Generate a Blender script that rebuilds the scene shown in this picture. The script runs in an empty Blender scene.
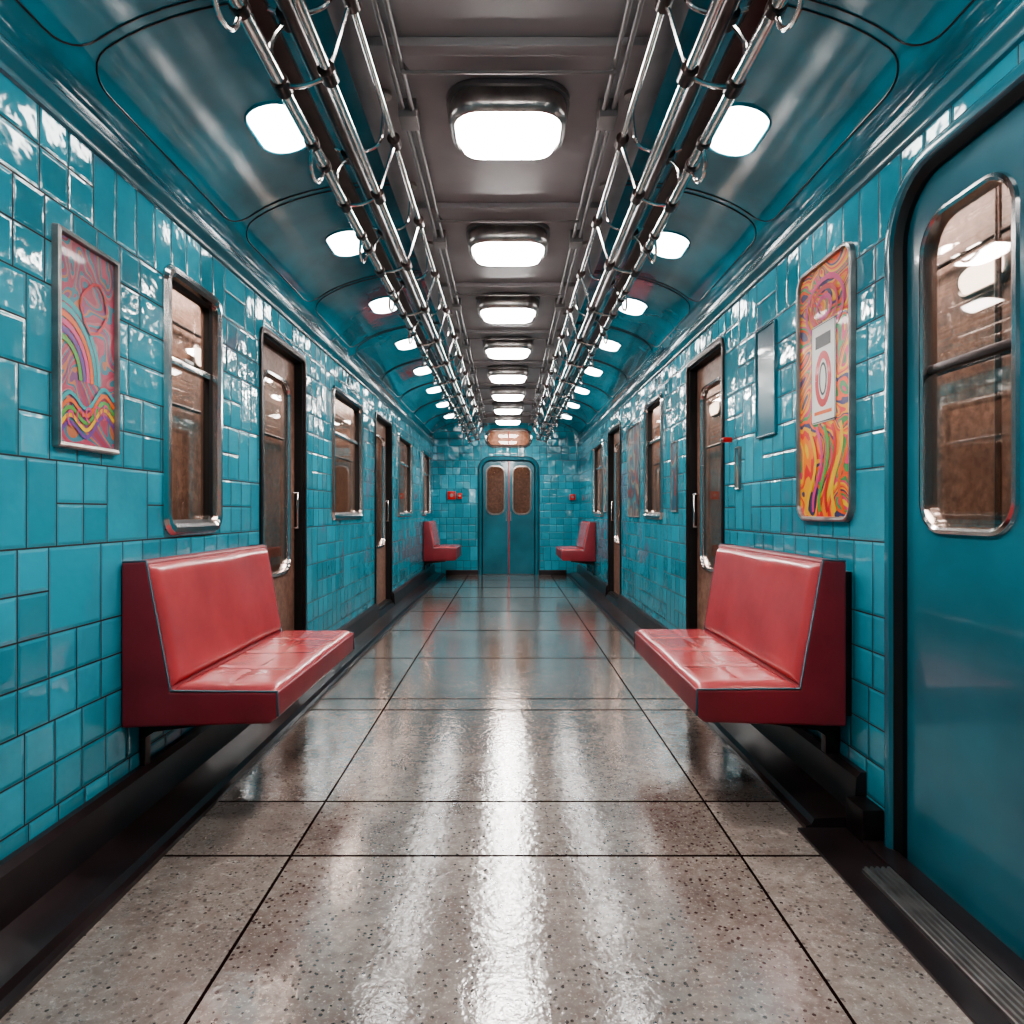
import bpy, bmesh, math, random
from mathutils import Vector, Matrix
random.seed(4)
S = bpy.context.scene
COL = S.collection
XL, XR, YE, YB, H = 1.31, 1.24, 12.2, -1.4, 1.1
ZT, ZC, XG = 2.32, 2.65, 0.50

# ------------------------------------------------------------------ materials
def lin(r, g, b):
    def f(c):
        c /= 255.0
        return c/12.92 if c <= .04045 else ((c+.055)/1.055)**2.4
    return (f(r), f(g), f(b), 1)

class NB:
    def __init__(s, name):
        s.m = bpy.data.materials.new(name); s.m.use_nodes = True
        s.nt = s.m.node_tree; s.nt.nodes.clear()
        s.out = s.nt.nodes.new('ShaderNodeOutputMaterial')
    def n(s, t, **k):
        nd = s.nt.nodes.new(t)
        for a, b in k.items(): setattr(nd, a, b)
        return nd
    def l(s, a, b): s.nt.links.new(a, b)
    def put(s, sock, v):
        if hasattr(v, 'is_output'): s.l(v, sock)
        else: sock.default_value = v
    def math(s, op, a, b=0.0, c=None):
        nd = s.n('ShaderNodeMath', operation=op)
        s.put(nd.inputs[0], a); s.put(nd.inputs[1], b)
        if c is not None: s.put(nd.inputs[2], c)
        return nd.outputs[0]
    def vmath(s, op, a, b):
        nd = s.n('ShaderNodeVectorMath', operation=op)
        s.put(nd.inputs[0], a); s.put(nd.inputs[1], b)
        return nd.outputs[0]
    def comb(s, x, y, z):
        nd = s.n('ShaderNodeCombineXYZ')
        s.put(nd.inputs[0], x); s.put(nd.inputs[1], y); s.put(nd.inputs[2], z)
        return nd.outputs[0]
    def sep(s, v):
        nd = s.n('ShaderNodeSeparateXYZ'); s.l(v, nd.inputs[0]); return nd.outputs
    def pos(s): return s.n('ShaderNodeNewGeometry').outputs['Position']
    def wn(s, v):
        nd = s.n('ShaderNodeTexWhiteNoise', noise_dimensions='3D'); s.l(v, nd.inputs['Vector'])
        return nd.outputs['Value'], nd.outputs['Color']
    def noise(s, v, scale, detail=3.0, rough=.5, dist=0.0):
        nd = s.n('ShaderNodeTexNoise'); s.l(v, nd.inputs['Vector'])
        nd.inputs['Scale'].default_value = scale; nd.inputs['Detail'].default_value = detail
        nd.inputs['Roughness'].default_value = rough; nd.inputs['Distortion'].default_value = dist
        return nd.outputs['Fac']
    def mr(s, v, a, b, c=0.0, d=1.0, smooth=False):
        nd = s.n('ShaderNodeMapRange', interpolation_type='SMOOTHSTEP' if smooth else 'LINEAR')
        s.put(nd.inputs[0], v)
        for i, q in enumerate((a, b, c, d)): s.put(nd.inputs[i+1], q)
        return nd.outputs[0]
    def mix(s, f, a, b, mode='MIX'):
        nd = s.n('ShaderNodeMix', data_type='RGBA', blend_type=mode)
        s.put(nd.inputs[0], f); s.put(nd.inputs[6], a); s.put(nd.inputs[7], b)
        return nd.outputs[2]
    def bump(s, h, strength, dist, normal=None):
        nd = s.n('ShaderNodeBump'); nd.inputs['Strength'].default_value = strength
        nd.inputs['Distance'].default_value = dist; s.l(h, nd.inputs['Height'])
        if normal is not None: s.l(normal, nd.inputs['Normal'])
        return nd.outputs[0]
    def pbr(s, col, rough=.5, metal=0.0, normal=None, coat=0.0, spec=.5, coatr=.05):
        p = s.n('ShaderNodeBsdfPrincipled')
        s.put(p.inputs['Base Color'], col); s.put(p.inputs['Roughness'], rough)
        s.put(p.inputs['Metallic'], metal); s.put(p.inputs['Coat Weight'], coat)
        p.inputs['Coat Roughness'].default_value = coatr
        s.put(p.inputs['Specular IOR Level'], spec)
        if normal is not None: s.l(normal, p.inputs['Normal']); s.l(normal, p.inputs['Coat Normal'])
        s.l(p.outputs[0], s.out.inputs[0]); return s.m

def simple(name, col, rough=.5, metal=0.0, coat=0.0, nscale=0, namp=.15, bscale=0, bstr=.1):
    b = NB(name); c = col; P = b.pos(); nrm = None
    if nscale:
        f = b.noise(P, nscale, 4)
        dk = tuple(x*(1-namp) for x in col[:3])+(1,)
        lt = tuple(min(1, x*(1+namp)) for x in col[:3])+(1,)
        c = b.mix(b.mr(f, .35, .65), dk, lt)
    if bscale:
        nrm = b.bump(b.noise(P, bscale, 3), bstr, .01)
    return b.pbr(c, rough, metal, nrm, coat)

def tile_mat(name, axis, col):
    b = NB(name); P = b.pos(); x, y, z = b.sep(P)
    a = y if axis == 'y' else x
    tw, th = .128, .125
    v = b.math('DIVIDE', z, th)
    bv = b.math('FLOOR', b.math('DIVIDE', v, 2.0))
    rv, _ = b.wn(b.comb(bv, 3.3, 7.1))
    u = b.math('ADD', b.math('DIVIDE', a, tw), b.math('MULTIPLY', rv, 1.5))
    bu = b.math('FLOOR', b.math('DIVIDE', u, 2.0))
    _, rc = b.wn(b.comb(bu, bv, 1.7))
    r1, r2, r3 = b.sep(rc)
    su = b.math('ADD', 1.0, b.math('GREATER_THAN', r1, .84))
    sv = b.math('ADD', 1.0, b.math('GREATER_THAN', r2, .76))
    U = b.math('DIVIDE', u, su); V = b.math('DIVIDE', v, sv)
    fu = b.math('FRACT', U); fv = b.math('FRACT', V)
    eu = b.math('MULTIPLY', b.math('MULTIPLY', b.math('MINIMUM', fu, b.math('SUBTRACT', 1.0, fu)), su), tw)
    ev = b.math('MULTIPLY', b.math('MULTIPLY', b.math('MINIMUM', fv, b.math('SUBTRACT', 1.0, fv)), sv), th)
    e = b.math('MINIMUM', eu, ev)
    grout = b.mr(e, .0020, .0038)
    pillow = b.mr(e, 0.002, .013, 0, 1, True)
    idv = b.comb(b.math('FLOOR', U), b.math('FLOOR', V), b.math('ADD', su, b.math('MULTIPLY', sv, 3.0)))
    rt, rtc = b.wn(idv)
    geo = b.n('ShaderNodeNewGeometry')
    jit = b.vmath('MULTIPLY', b.vmath('SUBTRACT', rtc, (.5, .5, .5)), (.10, .10, .10))
    nn = b.vmath('NORMALIZE', b.vmath('ADD', geo.outputs['Normal'], jit), (0, 0, 0))
    wav = b.noise(P, 11.0, 2)
    h = b.math('ADD', b.math('MULTIPLY', pillow, .55), b.math('MULTIPLY', wav, 1.2))
    nrm = b.bump(h, .6, .006, nn)
    f = b.mr(rt, 0, 1, .74, 1.12)
    c = b.mix(1.0, col, b.comb(f, f, f), 'MULTIPLY')
    dirt = b.mr(b.noise(P, 1.7, 6, .65), .42, .70, 0, .5)
    c = b.mix(dirt, c, tuple(q*.45 for q in col[:3])+(1,))
    st = b.mr(b.noise(P, 1.15, 3, .5, 1.2), .64, .70, 0, .32)
    c = b.mix(st, c, lin(150, 75, 110))
    c = b.mix(grout, lin(4, 22, 28), c)
    ro = b.mr(grout, 0, 1, .9, .09)
    return b.pbr(c, ro, 0, nrm, 0.0, spec=.9)

def floor_mat():
    b = NB('granite_floor'); P = b.pos(); x, y, z = b.sep(P)
    def line(v, at, w):
        return b.math('LESS_THAN', b.math('ABSOLUTE', b.math('SUBTRACT', v, at)), w)
    items = [line(x, -.694, .0045), line(x, .745, .0045)]
    for yy in (-.6, .9, 2.24, 2.66, 3.89, 4.12, 5.27, 6.5, 7.75, 9.0, 10.2, 11.3):
        items.append(line(y, yy, .0035+.0012*max(1, yy)))
    seams = items[0]
    for i in items[1:]: seams = b.math('MAXIMUM', seams, i)
    n1 = b.noise(P, 95, 4, .7); n2 = b.noise(P, 3.0, 5, .6); n3 = b.noise(P, 28, 4, .6)
    base = b.mix(b.mr(n2, .3, .7), lin(120, 108, 103), lin(168, 155, 146))
    base = b.mix(b.mr(n3, .4, .65, 0, .6), base, lin(108, 86, 76))
    base = b.mix(b.mr(n1, .56, .68, 0, .8), base, lin(212, 200, 188))
    vo = b.n('ShaderNodeTexVoronoi'); b.l(P, vo.inputs['Vector']); vo.inputs['Scale'].default_value = 62
    vr, _, _ = b.sep(vo.outputs['Color'])
    sp = b.math('MULTIPLY', b.math('LESS_THAN', vo.outputs['Distance'], .30), b.math('GREATER_THAN', vr, .5))
    base = b.mix(b.math('MULTIPLY', sp, .85), base, lin(48, 36, 34))
    slab = b.comb(b.math('ADD', b.math('GREATER_THAN', x, .745), b.math('GREATER_THAN', x, -.694)),
                  b.math('FLOOR', b.math('DIVIDE', b.math('ADD', y, .38), 1.31)), 0.0)
    sr, _ = b.wn(slab); f = b.mr(sr, 0, 1, .80, 1.1)
    base = b.mix(1.0, base, b.comb(f, f, f), 'MULTIPLY')
    base = b.mix(seams, base, lin(26, 14, 14))
    ax = b.math('ABSOLUTE', b.math('SUBTRACT', x, .02))
    side = b.math('MULTIPLY', b.math('GREATER_THAN', ax, .72), b.math('LESS_THAN', y, 2.66))
    ro = b.math('ADD', b.mr(n3, .3, .7, .06, .16), b.math('MULTIPLY', side, .18))
    ro = b.math('ADD', ro, b.math('MULTIPLY', seams, .7))
    h = b.math('ADD', b.math('ADD', b.math('MULTIPLY', b.noise(P, 38, 3, .6), .9), b.math('MULTIPLY', b.noise(P, 9, 2), 1.0)), b.math('MULTIPLY', n1, .15))
    nrm = b.bump(h, .22, .005)
    inv = b.math('SUBTRACT', 1.0, seams)
    coat = b.math('MULTIPLY', inv, b.math('SUBTRACT', .95, b.math('MULTIPLY', side, .6)))
    return b.pbr(base, ro, 0, nrm, coat, coatr=.055, spec=b.math('MULTIPLY', inv, .8))

TEAL = lin(62, 162, 182)
M = {}
M['tile_y'] = tile_mat('teal_tile_side', 'y', TEAL)
M['tile_x'] = tile_mat('teal_tile_end', 'x', TEAL)
M['floor'] = floor_mat()
M['teal'] = simple('teal_gloss_paint', lin(44, 126, 144), .10, 0, .9, 2.5, .25, 5, .12)
M['teal_door'] = simple('teal_door_paint', lin(46, 106, 120), .22, 0, .5, 1.5, .25, 3, .08)
M['grey'] = simple('grey_ceiling_paint', lin(144, 137, 138), .45, 0, 0, 3, .10)
M['greyd'] = simple('dark_grey_metal', lin(104, 100, 102), .32, .4, 0, 8, .1)
M['chrome'] = simple('polished_chrome', lin(215, 208, 205), .16, 1.0)
M['steel'] = simple('brushed_steel', lin(165, 158, 155), .3, .9, 0, 14, .2)
M['gun'] = simple('gunmetal', lin(72, 60, 58), .28, .8, 0, 10, .2)
M['black'] = simple('black_rubber', lin(14, 12, 14), .45)
M['curb'] = simple('dark_curb_metal', lin(50, 39, 40), .3, .3, .2, 5, .3)
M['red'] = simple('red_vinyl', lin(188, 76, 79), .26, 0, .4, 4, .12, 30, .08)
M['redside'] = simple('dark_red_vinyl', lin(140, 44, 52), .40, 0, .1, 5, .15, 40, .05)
M['redpaint'] = simple('red_paint', lin(200, 40, 35), .3)
M['pipe_trim'] = simple('blue_grey_piping', lin(60, 88, 98), .3, .2)
M['conduit'] = simple('grey_conduit', lin(116, 110, 110), .4, .3)
M['white'] = simple('white_print', lin(232, 226, 220), .4)
M['blackprint'] = simple('black_print', lin(25, 20, 25), .4)

def brown_mat(name, c1, c2, c3):
    b = NB(name); P = b.pos()
    n = b.noise(P, 22, 6, .7); n2 = b.noise(P, 2.2, 3)
    c = b.mix(b.mr(n, .38, .62), c1, c2)
    c = b.mix(b.mr(n2, .4, .7, 0, .6), c, c3)
    return b.pbr(c, .4, .1, b.bump(n, .3, .005), .2)
M['brown'] = brown_mat('brown_cork_panel', lin(110, 78, 66), lin(168, 130, 112), lin(84, 58, 50))
M['bronze'] = brown_mat('bronze_door_panel', lin(130, 92, 78), lin(178, 136, 116), lin(100, 70, 60))

def emis(name, col, st):
    b = NB(name); e = b.n('ShaderNodeEmission'); e.inputs[0].default_value = col
    e.inputs[1].default_value = st; b.l(e.outputs[0], b.out.inputs[0]); return b.m
M['glow'] = emis('lamp_diffuser_glow', (1, .965, .93, 1), 54)
M['glow3'] = emis('vault_glare_emission', (1, .98, .96, 1), 18)  # emission for the added glare patches on the vaults
M['glow2'] = emis('added_tunnel_emission', (1, .86, .74, 1), 7)  # emission for the added ovals outside the windows

def glass_mat():
    b = NB('tinted_glass')
    t = b.n('ShaderNodeBsdfTransparent'); t.inputs[0].default_value = (.94, .88, .84, 1)
    g = b.n('ShaderNodeBsdfGlossy'); g.inputs['Roughness'].default_value = .02
    fr = b.n('ShaderNodeFresnel'); fr.inputs[0].default_value = 1.45
    f = b.mr(fr.outputs[0], 0, 1, .02, .45)
    mx = b.n('ShaderNodeMixShader'); b.l(f, mx.inputs[0]); b.l(t.outputs[0], mx.inputs[1]); b.l(g.outputs[0], mx.inputs[2])
    b.l(mx.outputs[0], b.out.inputs[0]); return b.m
M['glass'] = glass_mat()

def art_mat(name, cols, scale, dist, seed, bg=None):
    b = NB(name); P = b.vmath('ADD', b.pos(), (seed, seed*.7, seed*1.3))
    w = b.n('ShaderNodeTexNoise'); b.l(P, w.inputs['Vector'])
    w.inputs['Scale'].default_value = scale; w.inputs['Detail'].default_value = .5
    w.inputs['Distortion'].default_value = dist
    f = b.math('FRACT', b.math('MULTIPLY', w.outputs['Fac'], 4.0))
    r = b.n('ShaderNodeValToRGB'); r.color_ramp.interpolation = 'CONSTANT'
    el = r.color_ramp.elements
    while len(el) < len(cols): el.new(.5)
    for i, c in enumerate(cols):
        el[i].position = i/len(cols); el[i].color = c
    b.l(f, r.inputs[0])
    return b.pbr(r.outputs[0], .4, 0, None, .15)
M['art_l'] = art_mat('swirl_print_pink', [lin(170, 60, 80), lin(185, 95, 105), lin(50, 130, 140), lin(160, 50, 75), lin(130, 70, 120), lin(190, 110, 70), lin(60, 120, 135), lin(180, 65, 90)], 4.2, 1.6, 2.2)
M['art_r'] = art_mat('swirl_print_orange', [lin(225, 40, 45), lin(245, 130, 10), lin(235, 190, 30), lin(225, 50, 105), lin(60, 145, 80), lin(240, 85, 15), lin(60, 50, 100), lin(240, 165, 20)], 3.2, 2.0, 3.3)
M['art_s'] = art_mat('small_notice_print', [lin(60, 130, 140), lin(150, 140, 120), lin(130, 60, 60), lin(40, 90, 110)], 4, 1, 9.0)

# ------------------------------------------------------------------ geometry
def mk(name, me, mats, smooth=30, link=True):
    if not isinstance(mats, (list, tuple)): mats = [mats]
    me.materials.clear()
    for m in mats: me.materials.append(M[m])
    bm = bmesh.new(); bm.from_mesh(me); bmesh.ops.remove_doubles(bm, verts=bm.verts, dist=1e-6)
    bmesh.ops.recalc_face_normals(bm, faces=bm.faces); bm.to_mesh(me); bm.free()
    if smooth:
        for p in me.polygons: p.use_smooth = True
        me.set_sharp_from_angle(angle=math.radians(smooth))
    ob = bpy.data.objects.new(name, me)
    if link: COL.objects.link(ob)
    return ob

def fromdata(vs, fs, name='m'):
    me = bpy.data.meshes.new(name); me.from_pydata([tuple(v) for v in vs], [], fs); me.update(); return me

def fL(a, b, c): return (-XL+c, a, b)
def fR(a, b, c): return (XR-c, a, b)
def fE(a, b, c): return (a, YE-c, b)
def fC(a, b, c): return (a, b, ZC-c)

def rr(a0, a1, b0, b1, rb, rt, n=7):
    P = []
    for cx, cy, r, t0 in ((a1-rb, b0+rb, rb, -90), (a1-rt, b1-rt, rt, 0), (a0+rt, b1-rt, rt, 90), (a0+rb, b0+rb, rb, 180)):
        for i in range(n+1):
            t = math.radians(t0+90*i/n); P.append((cx+r*math.cos(t), cy+r*math.sin(t)))
    return P
def rri(R, ins, n=7):
    a0, a1, b0, b1, rb, rt = R
    return rr(a0+ins, a1-ins, b0+ins, b1-ins, max(rb-ins, .001), max(rt-ins, .001), n)

def sweep(name, R, sec, f, mats, closed=True, cap=False, smooth=35):
    vs, fs = [], []; n = 32
    for ins, h in sec:
        for (a, b) in rri(R, ins): vs.append(f(a, b, h))
    m = len(sec)
    for i in range(m if closed else m-1):
        j = (i+1) % m
        for k in range(n):
            q = (k+1) % n
            fs.append((i*n+k, i*n+q, j*n+q, j*n+k))
    if cap: fs.append(tuple((m-1)*n+k for k in range(n)))
    return mk(name, fromdata(vs, fs), mats, smooth)

def tomesh(cu):
    o = bpy.data.objects.new('t', cu); COL.objects.link(o)
    dg = bpy.context.evaluated_depsgraph_get(); me = bpy.data.meshes.new_from_object(o.evaluated_get(dg))
    bpy.data.objects.remove(o); bpy.data.curves.remove(cu); return me

def plate(name, outer, holes, c0, c1, f, mats):
    cu = bpy.data.curves.new('c', 'CURVE'); cu.dimensions = '2D'; cu.fill_mode = 'BOTH'
    cu.extrude = abs(c1-c0)/2
    for P in [outer]+holes:
        s = cu.splines.new('POLY'); s.points.add(len(P)-1); s.use_cyclic_u = True
        for i, p in enumerate(P): s.points[i].co = (p[0], p[1], 0, 1)
    me = tomesh(cu); mid = (c0+c1)/2
    for v in me.vertices: v.co = f(v.co.x, v.co.y, v.co.z+mid)
    return mk(name, me, mats, 0)

def tubes(name, paths, r, mats, res=3, cyc=False, smoothpath=False):
    cu = bpy.data.curves.new('c', 'CURVE'); cu.dimensions = '3D'; cu.fill_mode = 'FULL'
    cu.bevel_depth = r; cu.bevel_resolution = res; cu.use_fill_caps = True
    for P in paths:
        if smoothpath:
            s = cu.splines.new('NURBS'); s.points.add(len(P)-1); s.order_u = 3; s.use_endpoint_u = not cyc; cu.resolution_u = 5
        else:
            s = cu.splines.new('POLY'); s.points.add(len(P)-1)
        s.use_cyclic_u = cyc
        for i, p in enumerate(P): s.points[i].co = (*p, 1)
    return mk(name, tomesh(cu), mats, 50)

def box(name, lo, hi, mats, bev=.004):
    bm = bmesh.new(); bmesh.ops.create_cube(bm, size=1)
    for v in bm.verts:
        v.co = Vector([lo[i] if v.co[i] < 0 else hi[i] for i in range(3)])
    if bev: bmesh.ops.bevel(bm, geom=bm.edges[:], offset=bev, segments=2, affect='EDGES', profile=.7)
    me = bpy.data.meshes.new('b'); bm.to_mesh(me); bm.free(); return mk(name, me, mats)

def boxf(name, f, a, b, c, mats, bev=.004):
    p, q = f(a[0], b[0], c[0]), f(a[1], b[1], c[1])
    return box(name, [min(p[i], q[i]) for i in range(3)], [max(p[i], q[i]) for i in range(3)], mats, bev)

def prism(name, prof, y0, y1, mats, bev=0.0, smooth=30):
    n = len(prof); bm = bmesh.new()
    A = [bm.verts.new((p[0], y0, p[1])) for p in prof]; B = [bm.verts.new((p[0], y1, p[1])) for p in prof]
    bm.faces.new(A); bm.faces.new(B[::-1])
    for i in range(n): bm.faces.new((A[i], B[i], B[(i+1) % n], A[(i+1) % n]))
    bmesh.ops.recalc_face_normals(bm, faces=bm.faces)
    if bev: bmesh.ops.bevel(bm, geom=bm.edges[:], offset=bev, segments=3, affect='EDGES', profile=.6)
    me = bpy.data.meshes.new('p'); bm.to_mesh(me); bm.free(); return mk(name, me, mats, smooth)

def join(name, obs, smooth=35):
    """several pieces of one part -> one mesh"""
    mats = []; vs = []; fs = []; mi = []
    for o in obs:
        off = len(vs); vs += [tuple(v.co) for v in o.data.vertices]
        for p in o.data.polygons:
            fs.append(tuple(off+i for i in p.vertices))
            m = o.data.materials[p.material_index]
            if m not in mats: mats.append(m)
            mi.append(mats.index(m))
    me = bpy.data.meshes.new(name); me.from_pydata(vs, [], fs)
    for m in mats: me.materials.append(m)
    for p, i in zip(me.polygons, mi): p.material_index = i; p.use_smooth = True
    if smooth: me.set_sharp_from_angle(angle=math.radians(smooth))
    for o in obs: bpy.data.objects.remove(o)
    ob = bpy.data.objects.new(name, me); COL.objects.link(ob); return ob

def thing(name, base, parts, label=None, cat=None, group=None, kind=None):
    root = bpy.data.objects.new(name, None); root.empty_display_size = .1
    COL.objects.link(root); root.location = base
    for p in parts:
        if p.parent is None:
            p.data.transform(Matrix.Translation(-Vector(base))); p.parent = root
    if label: root['label'] = label
    if cat: root['category'] = cat
    if group: root['group'] = group
    if kind: root['kind'] = kind
    return root

def dup(root, loc, name=None):
    r = root.copy(); COL.objects.link(r); r.location = loc
    for ch in root.children:
        c = ch.copy(); COL.objects.link(c); c.parent = r
    return r

def struct(o, label=None):
    o['kind'] = 'structure'
    if label: o['label'] = label
    return o

# ------------------------------------------------------------------ openings
ZS = .10
LW = [(2.66, 3.16, 1.02, 2.05), (5.18, 6.24, 1.05, 2.04), (8.28, 9.45, 1.05, 2.04), (10.75, 11.7, 1.05, 2.04)]
LD = [(3.70, 4.50, ZS, 2.08), (6.89, 7.84, ZS, 2.08)]
RW = [(5.58, 6.30, 1.05, 2.05), (9.1, 10.1, 1.05, 2.04)]
RD = [(4.02, 4.82, ZS, 2.10), (7.68, 8.6, ZS, 2.08)]
RBIG = (1.30, 2.235, -.02, 2.13, .01, .20)

def wrect(w): return (w[0], w[1], w[2], w[3], .07, .07)
def drect(w): return (w[0], w[1], w[2], w[3], .01, .05)

rect = lambda a0, a1, b0, b1: [(a0, b0), (a1, b0), (a1, b1), (a0, b1)]
wl = plate('wall_left', rect(YB, YE, -.05, ZT+.02), [rri(wrect(w), .01) for w in LW]+[rri(drect(w), .01) for w in LD], 0, -.06, fL, 'tile_y')
struct(wl, 'glossy teal tiled side wall with windows and doors')
wr = plate('wall_right', rect(YB, YE, -.05, ZT+.02), [rri(wrect(w), .01) for w in RW]+[rri(drect(w), .01) for w in RD]+[rri(RBIG, 0)], 0, -.06, fR, 'tile_y')
struct(wr, 'glossy teal tiled side wall with large sliding door')

# cross-section of vault
def vault(s, n=14):
    X = XL if s < 0 else XR
    return [(s*(XG+(X-XG)*math.sin(math.pi/2*i/n)), ZT+(ZC-ZT)*math.cos(math.pi/2*i/n)) for i in range(n+1)]
prof_end = [(-XL-.02, -.05), (XR+.02, -.05)]+[(p[0], p[1]+.01) for p in vault(1)[::-1]]+[(p[0], p[1]+.01) for p in vault(-1)]
ED = (-.455, .475, 0.0, 2.0, .01, .16)
ES = (-.38, .40, 2.235, 2.535, .13, .14)
we = plate('wall_end', prof_end, [rri(ED, .0), rri(ES, .01)], 0, -.06, fE, 'tile_x'); struct(we)
wb = plate('wall_back', prof_end, [], 0, .06, lambda a, b, c: (a, YB-c, b), 'tile_x'); struct(wb)
struct(box('floor', (-1.45, YB, -.08), (1.40, YE+.1, 0), 'floor', 0))

# ceiling: flat centre, vaulted sides
struct(box('ceiling', (-XG, YB, ZC), (XG, YE, ZC+.04), 'grey', 0))
for s, nm in ((-1, 'ceiling_left'), (1, 'ceiling_right')):
    pr = vault(s); vs = []; fs = []
    for p in pr: vs += [(p[0], YB, p[1]), (p[0], YE, p[1])]
    for i in range(len(pr)-1): fs.append((2*i, 2*i+1, 2*i+3, 2*i+2))
    o = mk(nm, fromdata(vs, fs), 'teal', 80)
    struct(o, 'glossy teal vaulted ceiling panel')

tn = [0]
def trim(o, label=None):
    tn[0] += 1; o.name = 'trim_%d' % tn[0]; return struct(o, label)

# vault panel seams
def vp(s, t, y, off=.002):
    X = XL if s < 0 else XR
    return (s*(XG+(X-XG-off)*math.sin(t)), y, ZT+(ZC-ZT-off)*math.cos(t))
for s in (-1, 1):
    paths = []
    ys = [2.07+1.22*i for i in range(-3, 9)]
    for a, b in zip(ys[:-1], ys[1:]):
        a += .02; b = min(b-.02, YE-.03)
        if b-a < .3: continue
        P = []; T = 1.22; r = .14
        for i in range(9): P.append(vp(s, .05+(T-r*1.6)*i/8, a))
        for i in range(1, 7):
            q = math.pi/2*i/6; P.append(vp(s, .05+T-r*1.6+r*1.5*math.sin(q), a+r*(1-math.cos(q))))
        for i in range(0, 7):
            q = math.pi/2*(1-i/6); P.append(vp(s, .05+T-r*1.6+r*1.5*math.sin(q), b-r*(1-math.cos(q))))
        for i in range(1, 9): P.append(vp(s, .05+(T-r*1.6)*(1-i/8), b))
        paths.append(P)
    trim(tubes('x', paths, .0028, 'curb', 1), 'dark seam lines of vault panels')
# cornice mouldings
for s, X in ((-1, XL), (1, XR)):
    pr = [(X, 2.235), (X-.010, 2.24), (X-.012, 2.262), (X-.03, 2.275), (X-.034, 2.30), (X-.02, 2.315), (X-.016, 2.34), (X+.005, 2.35)]
    trim(prism('x', [(s*a, b) for a, b in pr], YB, YE, 'teal_door', 0, 50), 'teal cornice moulding')
    pr = [(XG-.02, ZC), (XG-.02, ZC-.02), (XG+.01, ZC-.028), (XG+.05, ZC-.02), (XG+.05, ZC+.01)]
    trim(prism('x', [(s*a, b) for a, b in pr], YB, YE, 'greyd', 0, 40), 'grey edge strip of ceiling')
# ceiling cross ribs
for i in range(-2, 8):
    y = 2.46+1.22*i-.18
    trim(prism('x', [(-XG+.02, ZC), (-XG+.02, ZC-.03), (XG-.02, ZC-.03), (XG-.02, ZC)], y, y+.055, 'grey', .006), 'grey ceiling rib')

# baseboards / curbs
def base_seg(s, X, xi, y0, y1, high, name):
    z = .20 if high else .095
    pr = [(X+.0, z), (X-.02, z), (X-.035, z-.02), (X-.045, .055), (X-.07, .045), (xi+.03, .04), (xi+.02, .02), (xi, .015), (xi, 0), (X, 0)]
    o = prism(name, [(s*a, b) for a, b in pr], y0, y1, 'curb', 0, 25); struct(o); return o
for i, (a, b, hgh) in enumerate([(YB, 3.70, 1), (3.70, 4.50, 0), (4.50, 6.89, 1), (6.89, 7.84, 0), (7.84, YE, 1)]):
    base_seg(-1, XL, 1.10, a, b, hgh, 'baseboard_left' + ('' if i == 0 else '_%d' % i))
for i, (a, b, hgh) in enumerate([(2.42, 4.02, 1), (4.02, 4.82, 0), (4.82, 7.68, 1), (7.68, 8.6, 0), (8.6, YE, 1)]):
    base_seg(1, XR, 1.03, a, b, hgh, 'baseboard_right' + ('' if i == 0 else '_%d' % i))
struct(box('baseboard_end', (-1.08, YE-.03, 0), (-.50, YE, .09), 'curb'))
struct(box('baseboard_end_2', (.52, YE-.03, 0), (1.02, YE, .09), 'curb'))
trim(box('x', (1.165, 2.30, 0), (XR, 2.42, .12), 'gun', .012), 'dark metal corner block')
trim(box('x', (1.0, YB, 0), (XR, 2.42, .010), 'curb', .003), 'dark floor edge strip')
trim(box('x', (1.165, YB, .01), (XR, 2.30, .022), 'curb', .003), 'dark door threshold')
# ribbed metal sill
pr = [(1.072, .01), (1.072, .020)]
for i in range(5):
    x0 = 1.078+i*.017; pr += [(x0, .020), (x0+.003, .027), (x0+.009, .027), (x0+.012, .020)]
pr += [(1.163, .020), (1.163, .01)]
trim(prism('x', pr, YB, 2.12, 'steel', 0, 20), 'ribbed steel door sill')

# ------------------------------------------------------------------ windows
wn_ = [0]
def window(f, w, side, sash=True):
    wn_[0] += 1; R = wrect(w)
    fr = sweep('frame', R, [(-.012, 0), (-.012, .008), (.0, .022), (.02, .024), (.034, .014), (.036, -.005), (.036, -.06), (.012, -.06), (.012, -.0)], f, 'chrome')
    gk = sweep('gasket', R, [(.034, -.028), (.036, -.008), (.048, -.018), (.048, -.045), (.034, -.045)], f, 'black')
    gl = plate('glass', rri(R, .045), [], -.034, -.038, f, 'glass')
    zz = w[2]+(w[3]-w[2])*.66
    bar = boxf('sash', f, (w[0]+.042, w[1]-.042), (zz-.014, zz+.014), (-.042, -.012), 'chrome', .005)
    m1 = boxf('hopper_latch', f, ((w[0]+w[1])/2-.04, (w[0]+w[1])/2+.04), (zz+.0145, zz+.03), (-.033, -.014), 'steel', .003)
    c = f((w[0]+w[1])/2, w[2], 0)
    t = thing('window_%d' % wn_[0], c, [fr, gk, gl, bar, m1], kind='structure')
    t['label'] = 'chrome-framed train window with rounded corners'
for w in LW: window(fL, w, -1)
for w in RW: window(fR, w, 1)

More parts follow.
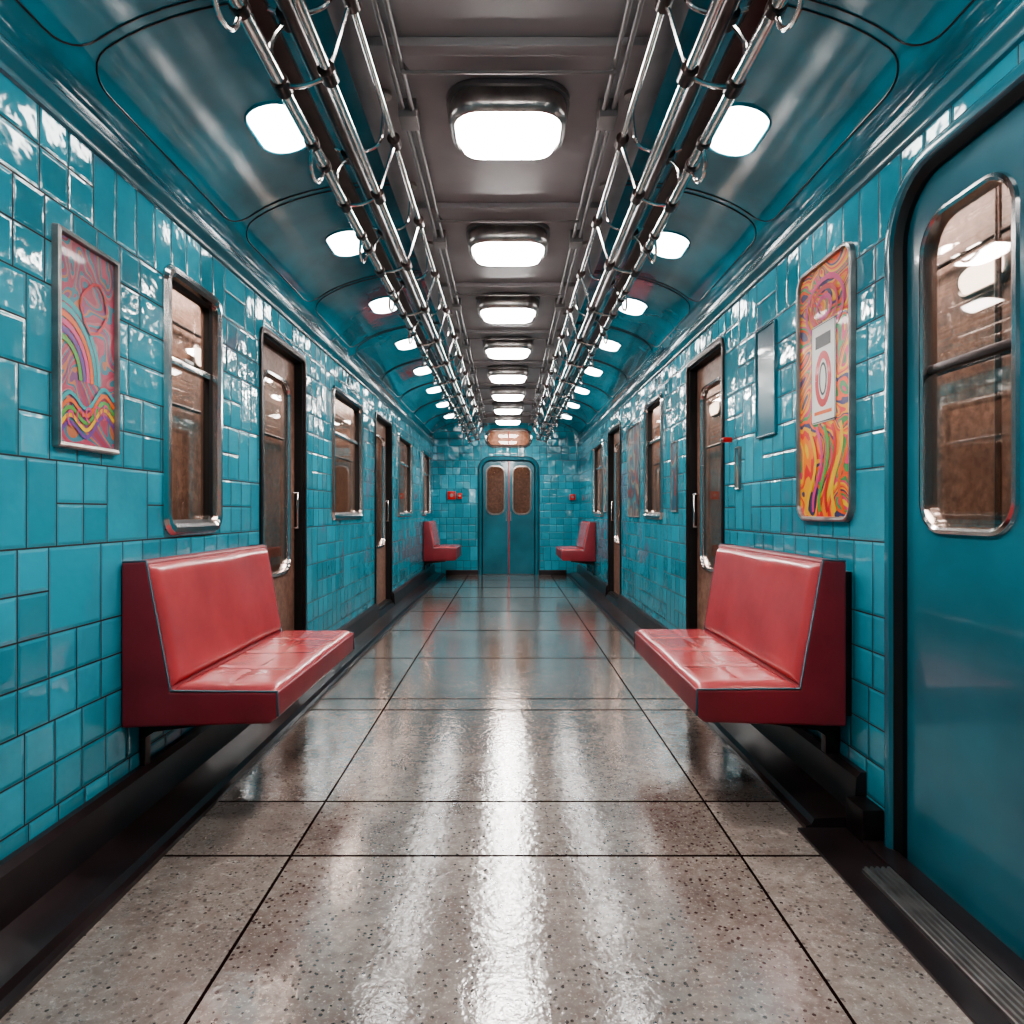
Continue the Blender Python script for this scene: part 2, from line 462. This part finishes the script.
dn = [0]
def sidedoor(f, w):
    dn[0] += 1; R = drect(w)
    jamb = sweep('frame', R, [(-.014, 0), (-.014, .012), (.006, .016), (.02, .010), (.022, -.075), (.008, -.075), (.010, 0)], f, 'gun')
    gk = sweep('gasket', R, [(.020, .0), (.030, -.006), (.030, -.073), (.020, -.073)], f, 'black')
    a0, a1, b0, b1 = w[0]+.024, w[1]-.024, w[2]+.01, w[3]-.024
    WR = (a0+.14, a1-.12, b0+.62, b1-.16, .09, .09)
    leaf = plate('leaf', rect(a0, a1, b0, b1), [rri(WR, .005)], -.055, -.08, f, 'bronze')
    ring = sweep('window_rim', WR, [(-.008, -.055), (-.006, -.043), (.012, -.039), (.018, -.055), (.018, -.08), (.004, -.08)], f, 'chrome')
    gl = plate('glass', rri(WR, .012), [], -.065, -.069, f, 'glass')
    hd = tubes('handle', [[f(a1-.05, 1.0, -.055), f(a1-.05, 1.0, -.02), f(a1-.05, 1.22, -.02), f(a1-.05, 1.22, -.055)]], .009, 'chrome')
    c = f((w[0]+w[1])/2, w[2], 0)
    t = thing('door_%d' % dn[0], c, [jamb, gk, leaf, ring, gl, hd], kind='structure')
    t['label'] = 'recessed bronze-coloured train door in dark frame'
for w in LD: sidedoor(fL, w)
for w in RD: sidedoor(fR, w)

# big teal sliding door
dn[0] += 1
fr = sweep('frame', RBIG, [(-.05, 0), (-.048, .012), (-.03, .022), (-.008, .020), (0, .008), (.002, -.06), (-.05, -.06)], fR, 'teal_door')
gk = sweep('gasket', RBIG, [(-.002, .010), (.006, .006), (.022, -.008), (.022, -.05), (-.002, -.05)], fR, 'black')
WR = (1.735, 2.125, 1.045, 1.975, .09, .11)
leaf = plate('leaf', rri(RBIG, .018), [rri(WR, .006)], -.022, -.055, fR, 'teal_door')
ring = sweep('window_rim', WR, [(-.010, -.022), (-.008, -.012), (.002, -.009), (.010, -.014), (.013, -.03), (.013, -.055), (.005, -.055)], fR, 'chrome')
gl = plate('glass', rri(WR, .012), [], -.036, -.040, fR, 'glass')
bar = boxf('sash', fR, (1.748, 2.112), (1.515, 1.54), (-.05, -.026), 'gun', .005)
t = thing('door_%d' % dn[0], fR(1.77, 0, 0), [fr, gk, leaf, ring, gl, bar], kind='structure'); t['label'] = 'large teal painted sliding door with chrome-rimmed window'

# end double door
dn[0] += 1
fr = sweep('frame', ED, [(-.06, 0), (-.058, .03), (-.03, .045), (-.006, .04), (.006, .015), (.008, -.06), (-.05, -.06)], fE, 'teal_door')
gk = sweep('gasket', ED, [(.004, .014), (.004, .018), (.018, .0), (.018, -.02), (.004, -.02)], fE, 'black')
gk2 = sweep('outer_gasket', ED, [(-.075, 0), (-.073, .012), (-.058, .012), (-.058, 0)], fE, 'black')
parts = [fr, gk, gk2]
for a0, a1 in ((-.445, .007), (.013, .465)):
    WR = (a0+.07, a1-.07, 1.06, 1.90, .12, .12)
    rt = rri((-.445, .465, .01, 1.99, .01, .15), 0)
    P = [p for p in rt if (p[0] <= a1 and a1 < .1) or (p[0] >= a0 and a0 > -.1)]
    if a1 < .1: P = [(a1, .01), (a1, 1.99)] + P
    else: P = P + [(a0, 1.99), (a0, .01)]
    lf = plate('leaf', P, [rri(WR, .005)], -.01, -.04, fE, 'teal_door')
    rg = sweep('window_rim', WR, [(-.012, -.01), (-.010, .004), (.01, .006), (.018, -.01), (.018, -.04), (.004, -.04)], fE, 'steel')
    g = plate('glass', rri(WR, .012), [], -.022, -.026, fE, 'glass')
    parts += [lf, rg, g]
parts.append(boxf('seal_strip', fE, (.002, .018), (.02, 1.98), (-.03, .0), 'redpaint', .001))
for hx in (-.03, .05):
    parts.append(tubes('handle', [[fE(hx, .95, -.01), fE(hx, .95, .03), fE(hx, 1.1, .03), fE(hx, 1.1, -.01)]], .008, 'steel'))
t = thing('door_%d' % dn[0], (.01, YE, 0), parts, kind='structure'); t['label'] = 'teal double door with rounded top and two windows'
# oval window above
fr = sweep('frame', ES, [(-.02, 0), (-.018, .02), (.01, .025), (.03, .012), (.03, -.06), (.0, -.06)], fE, 'chrome')
gl = plate('glass', rri(ES, .028), [], -.02, -.024, fE, 'glass')
dv = boxf('mullion', fE, (.0, .02), (2.25, 2.52), (-.03, .0), 'redpaint', .002)
wn_[0] += 1
t = thing('window_%d' % wn_[0], (0, YE, 2.22), [fr, gl, dv], kind='structure'); t['label'] = 'wide oval transom window above the end door'

# ------------------------------------------------------------------ outside shell (tunnel)
for s, nm in ((-1, 'wall_tunnel_left'), (1, 'wall_tunnel_right')):
    struct(box(nm, (min(s*2.15, s*2.2), YB, -.05), (max(s*2.15, s*2.2), YE+.8, 2.9), 'brown', 0))
    P = [[(s*2.11, YB+.1, z), (s*2.11, YE+.7, z)] for z in (1.78, 2.3)]
    for k in range(5):
        P.append([(s*2.1, .4+k*2.6, .1), (s*2.1, .4+k*2.6, 2.8)])
    trim(tubes('x', P, .014, 'gun', 2), 'steel pipes on the brown outer wall')
struct(box('wall_tunnel_end', (-2.2, YE+.8, -.05), (2.2, YE+.85, 2.9), 'brown', 0))
for i, (s, y) in enumerate([(1, 3.15), (-1, 4.9), (1, 7.2), (-1, 7.6), (-1, 10.6), (1, 10.8)]):  # added glowing ovals; nearest stands in for a lamp reflection in the door glass
    R = (y-.16, y+.16, 2.10, 2.24, .068, .068)
    f = (lambda a, b, c, s=s: (s*(2.15-c), a, b))
    hs = sweep('housing', R, [(-.012, 0), (-.012, .02), (.0, .03), (.01, .02), (.01, 0)], f, 'steel')
    df = sweep('diffuser', R, [(.008, .0), (.01, .02), (.03, .04), (.05, .045)], f, 'glow2', closed=False, cap=True)
    thing('added_tunnel_glow', f(y, 2.1, 0), [hs, df], 'oval glow added on brown outer wall, like a lamp reflection', 'added glow', 'added glows outside the windows')
for s in (-1, 1):  # fill lights added to brighten the brown outer wall
    for y in (1.5, 4.5, 7.5, 10.5):
        l = bpy.data.lights.new('tunnel_fill_light', 'AREA'); l.shape = 'RECTANGLE'; l.size = .5; l.size_y = 2.4
        l.energy = 80; l.color = (1, .89, .82)
        o = bpy.data.objects.new('tunnel_fill_light', l); COL.objects.link(o); o.location = (s*1.72, y, 2.75)
l = bpy.data.lights.new('tunnel_fill_light', 'AREA'); l.size = .5; l.energy = 16; l.color = (1, .85, .74)  # same kind of added fill, behind the end wall
o = bpy.data.objects.new('tunnel_fill_light', l); COL.objects.link(o); o.location = (0, YE+.45, 2.6)

# ------------------------------------------------------------------ ceiling lamps
R = (-.22, .22, -.18, .18, .12, .12)
y0 = 2.69
f = lambda a, b, c: (a, b+y0, ZC-c)
plt = sweep('mounting_plate', R, [(.03, 0), (-.012, .0), (-.012, .02), (.03, .02)], f, 'greyd')
hs = sweep('housing', R, [(.006, .018), (.0, .04), (-.002, .075), (.006, .098), (.020, .104), (.030, .098), (.034, .085), (.034, .018)], f, 'steel', smooth=50)
df = sweep('diffuser', R, [(.035, .08), (.036, .112), (.045, .128), (.07, .137), (.11, .142), (.15, .143)], f, 'glow', closed=False, cap=True, smooth=60)
lamp = thing('ceiling_lamp', (0, y0, ZC), [plt, hs, df], 'glowing rounded rectangular lamp in steel housing on grey ceiling', 'ceiling lamp', 'row of ceiling lamps')
for i in range(1, 8): dup(lamp, (0, y0+1.22*i, ZC))
dup(lamp, (0, y0-1.22, ZC)); dup(lamp, (0, y0-2.44, ZC))
# glowing ovals added on the vaults as glare of the ceiling lamps
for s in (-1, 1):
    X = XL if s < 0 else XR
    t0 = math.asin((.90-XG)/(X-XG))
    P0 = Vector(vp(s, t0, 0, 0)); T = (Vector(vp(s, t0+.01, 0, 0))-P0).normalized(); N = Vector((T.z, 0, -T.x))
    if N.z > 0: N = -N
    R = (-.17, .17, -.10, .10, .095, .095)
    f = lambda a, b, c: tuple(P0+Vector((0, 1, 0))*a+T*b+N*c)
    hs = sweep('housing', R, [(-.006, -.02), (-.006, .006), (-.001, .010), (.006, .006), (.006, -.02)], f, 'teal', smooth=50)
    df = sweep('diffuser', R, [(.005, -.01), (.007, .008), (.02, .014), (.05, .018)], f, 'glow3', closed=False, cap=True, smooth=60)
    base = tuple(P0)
    vl = thing('vault_glare', base, [hs, df], 'oval glowing patch added flush on teal vaulted ceiling as lamp glare', 'ceiling lamp', 'rows of added glare patches')
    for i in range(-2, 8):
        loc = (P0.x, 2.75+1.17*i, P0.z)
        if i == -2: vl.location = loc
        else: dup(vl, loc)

# ------------------------------------------------------------------ overhead rails
for s in (-1, 1):
    A, B, C, D = (.605, 2.24), (.48, 2.27), (.59, 2.42), (.42, 2.47)
    y0, y1 = 1.0, 12.0
    parts = []
    for (x, z), r, m in ((A, .018, 'chrome'), (B, .014, 'chrome'), (C, .012, 'chrome'), (D, .010, 'chrome'), ((.545, 2.35), .018, 'gun')):
        parts.append(tubes('rail', [[(s*x, y0, z), (s*x, y1, z)]], r, m, 4))
    parts.append(prism('channel', [(s*.64, 2.44), (s*.73, 2.43), (s*.735, 2.455), (s*.645, 2.47)], y0, y1, 'gun', .004))
    sp = .72; y = 0
    br = tubes('bracket', [
        [(s*.46, y, 2.648), (s*.46, y, 2.52), (s*.48, y, 2.45), (s*.55, y, 2.43), (s*.60, y, 2.41), (s*.65, y, 2.33), (s*.605, y, 2.24)],
        [(s*.42, y, 2.47), (s*.45, y, 2.36), (s*.48, y, 2.27)],
        [(s*.48, y, 2.27), (s*.54, y, 2.225), (s*.605, y, 2.24)],
        [(s*.59, y, 2.42), (s*.65, y, 2.46), (s*.70, y, 2.45)],
        ], .007, 'chrome', 2, smoothpath=True)
    col = tubes('c1', [[(s*x, y-.025, z), (s*x, y+.025, z)] for x, z in (A, B, C, D)], .024, 'gun', 3)
    foot = tubes('c2', [[(s*.46, y, 2.652), (s*.46, y, 2.635)]], .03, 'steel', 4)
    br = join('bracket', [br, col, foot], 40); COL.objects.unlink(br)
    hp = []
    for k in range(13):
        q = math.pi*k/12; hp.append((s*(.605+.012*math.sin(q)), .36-.07*math.cos(q), 2.235-.075*math.sin(q)**.7))
    hk = tubes('hanging_loop', [hp], .006, 'chrome', 2)
    h2 = tubes('c3', [[(s*.605, .36+e-.012, 2.24), (s*.605, .36+e+.012, 2.24)] for e in (-.07, .07)], .023, 'gun', 3)
    hk = join('hanging_loop', [hk, h2], 40); COL.objects.unlink(hk)
    root = thing('overhead_handrail', (s*.58, y0, 2.27), parts, 'long chrome multi-tube handrail rack hung from ceiling', 'handrail', 'pair of overhead handrails')
    n = int((y1-y0-.3)/sp)
    for t_ in (br, hk): t_.data.transform(Matrix.Translation((-s*.58, 0, -2.27)))
    for i in range(n+1):
        b = br.copy(); b.name = 'bracket'; COL.objects.link(b); b.parent = root; b.location = (0, .15+sp*i, 0)
        if i < n:
            b = hk.copy(); b.name = 'hanging_loop'; COL.objects.link(b); b.parent = root; b.location = (0, .15+sp*i, 0)
    bpy.data.objects.remove(br); bpy.data.objects.remove(hk)

# conduits on ceiling
for s in (-1, 1):
    c1 = [tubes('pipe', [[(s*x, YB+.05, z), (s*x, YE-.02, z)]], .009, 'conduit', 3) for x, z in ((.36, ZC-.04), (.395, ZC-.037))]
    bx = [box('junction_box', (s*.377-.035, 1.4+1.22*k, ZC-.07), (s*.377+.035, 1.5+1.22*k, ZC-.0), 'conduit', .006) for k in range(0, 9)]
    thing('ceiling_conduit', (s*.377, 2, ZC), c1+bx, 'thin grey conduits with junction boxes along the grey ceiling', 'conduit', 'ceiling conduits')
for k in range(0, 8):
    y = 2.52+1.22*k-.14
    c = tubes('ceiling_pipe', [[(-.34, y, ZC-.055), (-.36, y, ZC-.02), (-.36, y, ZC-.055), (.36, y, ZC-.055), (.36, y, ZC-.03)]], .008, 'conduit', 3)
    c.name = 'cross_pipe'; c['label'] = 'thin grey pipe crossing the grey ceiling'; c['category'] = 'pipe'; c['group'] = 'ceiling cross pipes'

# ------------------------------------------------------------------ benches
def cushion(name, O, U, V, N, lu, lv, t, su, sv, mat, dp=.003):
    nu, nv = 60, 26; vs = []; fs = []
    def sm(x): x = max(0, min(1, x)); return x*x*(3-2*x)
    for j in range(nv+1):
        for i in range(nu+1):
            a, b = lu*i/nu, lv*j/nv
            e = min(a, lu-a, b, lv-b); h = t*math.sqrt(sm(e/.03)) if e > 0 else 0
            for q in su: h -= dp*math.exp(-((a-q*lu)/.011)**2) * (1 if e > .01 else 0)
            for q in sv: h -= dp*math.exp(-((b-q*lv)/.011)**2) * (1 if e > .01 else 0)
            h += .003*math.sin(a*9+b*7)*sm(e/.06)
            vs.append(O+U*a+V*b+N*(h-.002))
    for j in range(nv):
        for i in range(nu):
            k = j*(nu+1)+i; fs.append((k, k+1, k+nu+2, k+nu+1))
    # skirt bottom
    n0 = len(vs)
    ring = [i for i in range(nu+1)]+[j*(nu+1)+nu for j in range(1, nv+1)]+[nv*(nu+1)+i for i in range(nu-1, -1, -1)]+[j*(nu+1) for j in range(nv-1, 0, -1)]
    for k in ring: vs.append(Vector(vs[k])-N*.006)
    m = len(ring)
    for i in range(m): fs.append((ring[i], ring[(i+1) % m], n0+(i+1) % m, n0+i))
    fs.append(tuple(n0+i for i in range(m)))
    return mk(name, fromdata(vs, fs), mat, 60)

def bench(s, X0, y0, y1, dep, zt, zs, zb, label, wallgap=0.0):
    x = lambda u: s*(X0-u)
    pr = [(0, zt), (.085, zt+.005), (.165, zs-.008), (dep, zs-.008), (dep-.004, zb+.035), (dep-.03, zb+.015), (0, zb)]
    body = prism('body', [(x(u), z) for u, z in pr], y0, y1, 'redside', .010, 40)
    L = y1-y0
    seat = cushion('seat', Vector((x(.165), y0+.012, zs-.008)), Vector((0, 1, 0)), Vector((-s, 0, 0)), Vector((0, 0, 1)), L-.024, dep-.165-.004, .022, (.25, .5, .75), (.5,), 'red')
    v = Vector((x(.088)-x(.163), 0, zt-zs-.0)); lv = v.length; v.normalize()
    N = Vector((0, 1, 0)).cross(v); N = N if N.x*(-s) > 0 else -N
    back = cushion('backrest', Vector((x(.163), y0+.012, zs+.004)), Vector((0, 1, 0)), v, N, L-.024, lv-.012, .018, (), (), 'red')
    pips = []
    for yy in (y0+.004, y1-.004):
        pips.append(tubes('piping', [[(x(.004), yy, zt+.001), (x(.083), yy, zt+.004), (x(.165), yy, zs-.004), (x(dep-.004), yy, zs-.007), (x(dep-.002), yy, zb+.04)]], .0045, 'pipe_trim', 2))
    bks = []
    for yy in (y0+.12, y1-.16):
        p2 = [(-wallgap, .199), (-wallgap, zb-.0), (.34, zb+.006), (.34, zb-.012), (.05, zb-.05), (.02, zb-.07), (.02, .199)]
        b_ = prism('wall_bracket', [(x(u), z) for u, z in p2], yy, yy+.04, 'gun', .003); bks.append(b_)
    if wallgap:
        bks.append(box('mounting_plate', (min(x(0), x(-wallgap)), y0+.03, zb+.03), (max(x(0), x(-wallgap)), y1-.03, zt-.04), 'gun', .004))
    return thing('bench', (x(0), y0, .2), [body, seat, back]+pips+bks, label, 'bench', 'red wall benches')
b1 = bench(-1, 1.305, 2.36, 3.53, .53, .93, .50, .37, 'red vinyl bench mounted on tiled wall below a window')
b2 = bench(1, 1.205, 2.49, 3.72, .535, .925, .475, .335, 'red vinyl bench mounted on tiled wall beside poster', .033)
b3 = bench(-1, 1.305, 10.75, 11.7, .52, .95, .55, .34, 'small distant red vinyl bench by the end wall')
b4 = bench(1, 1.235, 9.85, 10.9, .49, .955, .56, .40, 'small distant red vinyl bench by the end wall')

# ------------------------------------------------------------------ posters
def ribbon(path, w, f, c, mat):
    vs = []; n = len(path)
    for i, p in enumerate(path):
        q = path[min(i+1, n-1)]; r = path[max(i-1, 0)]
        d = Vector((q[0]-r[0], q[1]-r[1])).normalized(); nn = Vector((-d.y, d.x))*w/2
        vs += [f(p[0]+nn.x, p[1]+nn.y, c), f(p[0]-nn.x, p[1]-nn.y, c)]
    fs = [(2*i, 2*i+1, 2*i+3, 2*i+2) for i in range(n-1)]
    return mk('r', fromdata(vs, fs), mat, 0)
cols = {'p_teal': (40, 160, 165), 'p_yel': (235, 185, 30), 'p_or': (228, 100, 20), 'p_pk': (215, 65, 125), 'p_pu': (110, 60, 140), 'p_gr': (85, 160, 65), 'p_red': (205, 35, 45)}
for k, v in cols.items(): M[k] = simple(k, lin(*v), .4, 0, .15)

# rectangular poster
Rp = (2.01, 2.33, 1.29, 1.93, .006, .006)
fr = sweep('frame', Rp, [(-.002, 0), (0, .018), (.006, .022), (.014, .020), (.017, .010), (.017, 0)], fL, 'steel', smooth=25)
art = plate('print', rri(Rp, .012), [], .0, .008, fL, 'art_l')
rb = []
for i, k in enumerate(['p_teal', 'p_teal', 'p_or', 'p_pk', 'p_pu', 'p_gr']):
    r = .20-.02*i
    rb.append(ribbon([(2.03+max(0, r*math.cos(t)), 1.50+r*math.sin(t)*1.15) for t in [math.pi/2*q/14 for q in range(15)]], .017, fL, .0088+.0002*i, k))
for i, k in enumerate(['p_pu', 'p_yel', 'p_gr', 'p_or', 'p_teal']):
    rb.append(ribbon([(2.03+.28*q/20, 1.33+.022*i+.028*math.sin(q*.5)+.003*q) for q in range(21)], .012, fL, .0098+.0002*i, k))
for i in range(5):
    rb.append(ribbon([(2.08+.045*i+.014*math.cos(t), 1.38+.01*i+.022*math.sin(t)) for t in [q*.5 for q in range(11)]], .007, fL, .0112, 'p_pk'))
rb.append(ribbon([(2.20+.07*math.cos(q*.55), 1.74+.07*math.sin(q*.55)*(1+.3*math.sin(q))) for q in range(12)], .010, fL, .0112, 'p_red'))
st = join('printed_pattern', rb, 0)
thing('framed_poster', fL(2.17, 1.29, 0), [fr, art, st], 'rectangular chrome-framed poster with pink and rainbow swirls on tiles', 'poster')

# rounded tall poster
dy = -.035
Rq = (2.53+dy, 3.0+dy, 1.065, 2.085, .07, .07)
fr = sweep('frame', Rq, [(-.002, 0), (0, .018), (.006, .022), (.014, .020), (.017, .010), (.017, 0)], fR, 'steel', smooth=25)
art = plate('print', rri(Rq, .012), [], .0, .008, fR, 'art_r')
rb = []
for i, k in enumerate(['p_or', 'p_yel', 'p_red', 'p_gr', 'p_pk', 'p_yel']):
    rb.append(ribbon([(2.60+dy+.055*i+.04*math.sin(q*.33+i*.3), 1.10+.021*q) for q in range(17)], .022, fR, .0088+.0002*i, k))
for i, k in enumerate(['p_pk', 'p_red', 'p_pk']):
    rb.append(ribbon([(2.76+dy+(.16-.05*i)*math.cos(q*.3), 1.90+(.11-.035*i)*math.sin(q*.3)) for q in range(22)], .02, fR, .0100+.0002*i, k))
st = join('printed_pattern', rb, 0)
wp = plate('printed_panel', rr(2.66+dy, 2.87+dy, 1.45, 1.84, .02, .02), [], .009, .0115, fR, 'white')
ringp = [ribbon([(2.765+dy+.055*math.cos(q*math.pi/12), 1.62+.095*math.sin(q*math.pi/12)) for q in range(25)], .030, fR, .0120, 'p_red'),
         ribbon([(2.765+dy+.028*math.cos(q*math.pi/12), 1.62+.06*math.sin(q*math.pi/12)) for q in range(25)], .010, fR, .0122, 'blackprint'),
         ribbon([(2.70+dy, 1.77), (2.83+dy, 1.77)], .05, fR, .0122, 'blackprint'),
         ribbon([(2.69+dy, 1.49), (2.84+dy, 1.49)], .014, fR, .0122, 'p_or'),
         ribbon([(2.665+dy, 1.455), (2.865+dy, 1.455), (2.865+dy, 1.835), (2.665+dy, 1.835), (2.665+dy, 1.455)], .006, fR, .0121, 'blackprint')]
em = join('printed_emblem', ringp, 0)
thing('framed_poster', fR(2.77, 1.065, 0), [fr, art, st, wp, em], 'tall round-cornered poster with orange, yellow and pink swirls above bench', 'poster')

# small notices / panels
def notice(f, a0, a1, b0, b1, mat, label, nm='notice_board', cat='notice'):
    R_ = (a0, a1, b0, b1, .01, .01)
    fr = sweep('frame', R_, [(0, 0), (0, .012), (.004, .015), (.010, .013), (.012, 0)], f, mat if mat == 'teal_door' else 'steel', smooth=25)
    p = plate('panel', rri(R_, .009), [], 0, .008, f, mat)
    thing(nm, f((a0+a1)/2, b0, 0), [fr, p], label, cat)
notice(fR, 3.22, 3.47, 1.46, 1.99, 'teal_door', 'teal painted access panel on tiled wall', 'access_panel', 'panel')
notice(fR, 5.10, 5.28, 1.10, 1.62, 'art_s', 'narrow framed notice beside window on tiles')
notice(fR, 6.55, 7.2, 1.05, 1.95, 'art_s', 'dark framed poster between window and door')
notice(fR, 8.75, 9.0, 1.1, 1.8, 'art_s', 'small framed notice on tiles')
notice(fR, 3.72, 3.79, 1.22, 1.45, 'art_s', 'small sticker sign on tiles beside door', 'sign', 'sign')
def alarm(f, a, b, w, h, label):
    bd = boxf('body', f, (a-w, a+w), (b-h, b+h), (0, .05), 'redpaint', .008)
    p = f(a, b, .05); q = f(a, b, .062)
    bt = tubes('button', [[p, q]], w*.45, 'steel', 4)
    thing('alarm_box', f(a, b-h, 0), [bd, bt], label, 'alarm box')
alarm(fE, -.98, 1.39, .07, .07, 'small red alarm box on tiled end wall')
alarm(fE, 1.12, 1.36, .05, .05, 'small red alarm box on tiled end wall')
alarm(fE, -.84, 1.38, .04, .05, 'small red alarm box on tiled end wall')
alarm(fR, 3.88, 1.50, .014, .014, 'tiny red call box beside door frame')

# ------------------------------------------------------------------ world, camera
w = bpy.data.worlds.new('w'); S.world = w; w.use_nodes = True
w.node_tree.nodes['Background'].inputs[0].default_value = (.02, .02, .022, 1)
cam = bpy.data.cameras.new('camera'); co = bpy.data.objects.new('camera', cam); COL.objects.link(co)
co.location = (0, 0, H); co.rotation_euler = (math.pi/2, 0, 0)
cam.sensor_width = 36; cam.lens = 36*700/1024; cam.shift_x = 4/1024; cam.clip_start = .05
S.camera = co
S.view_settings.view_transform = 'AgX'; S.view_settings.look = 'AgX - Medium High Contrast'
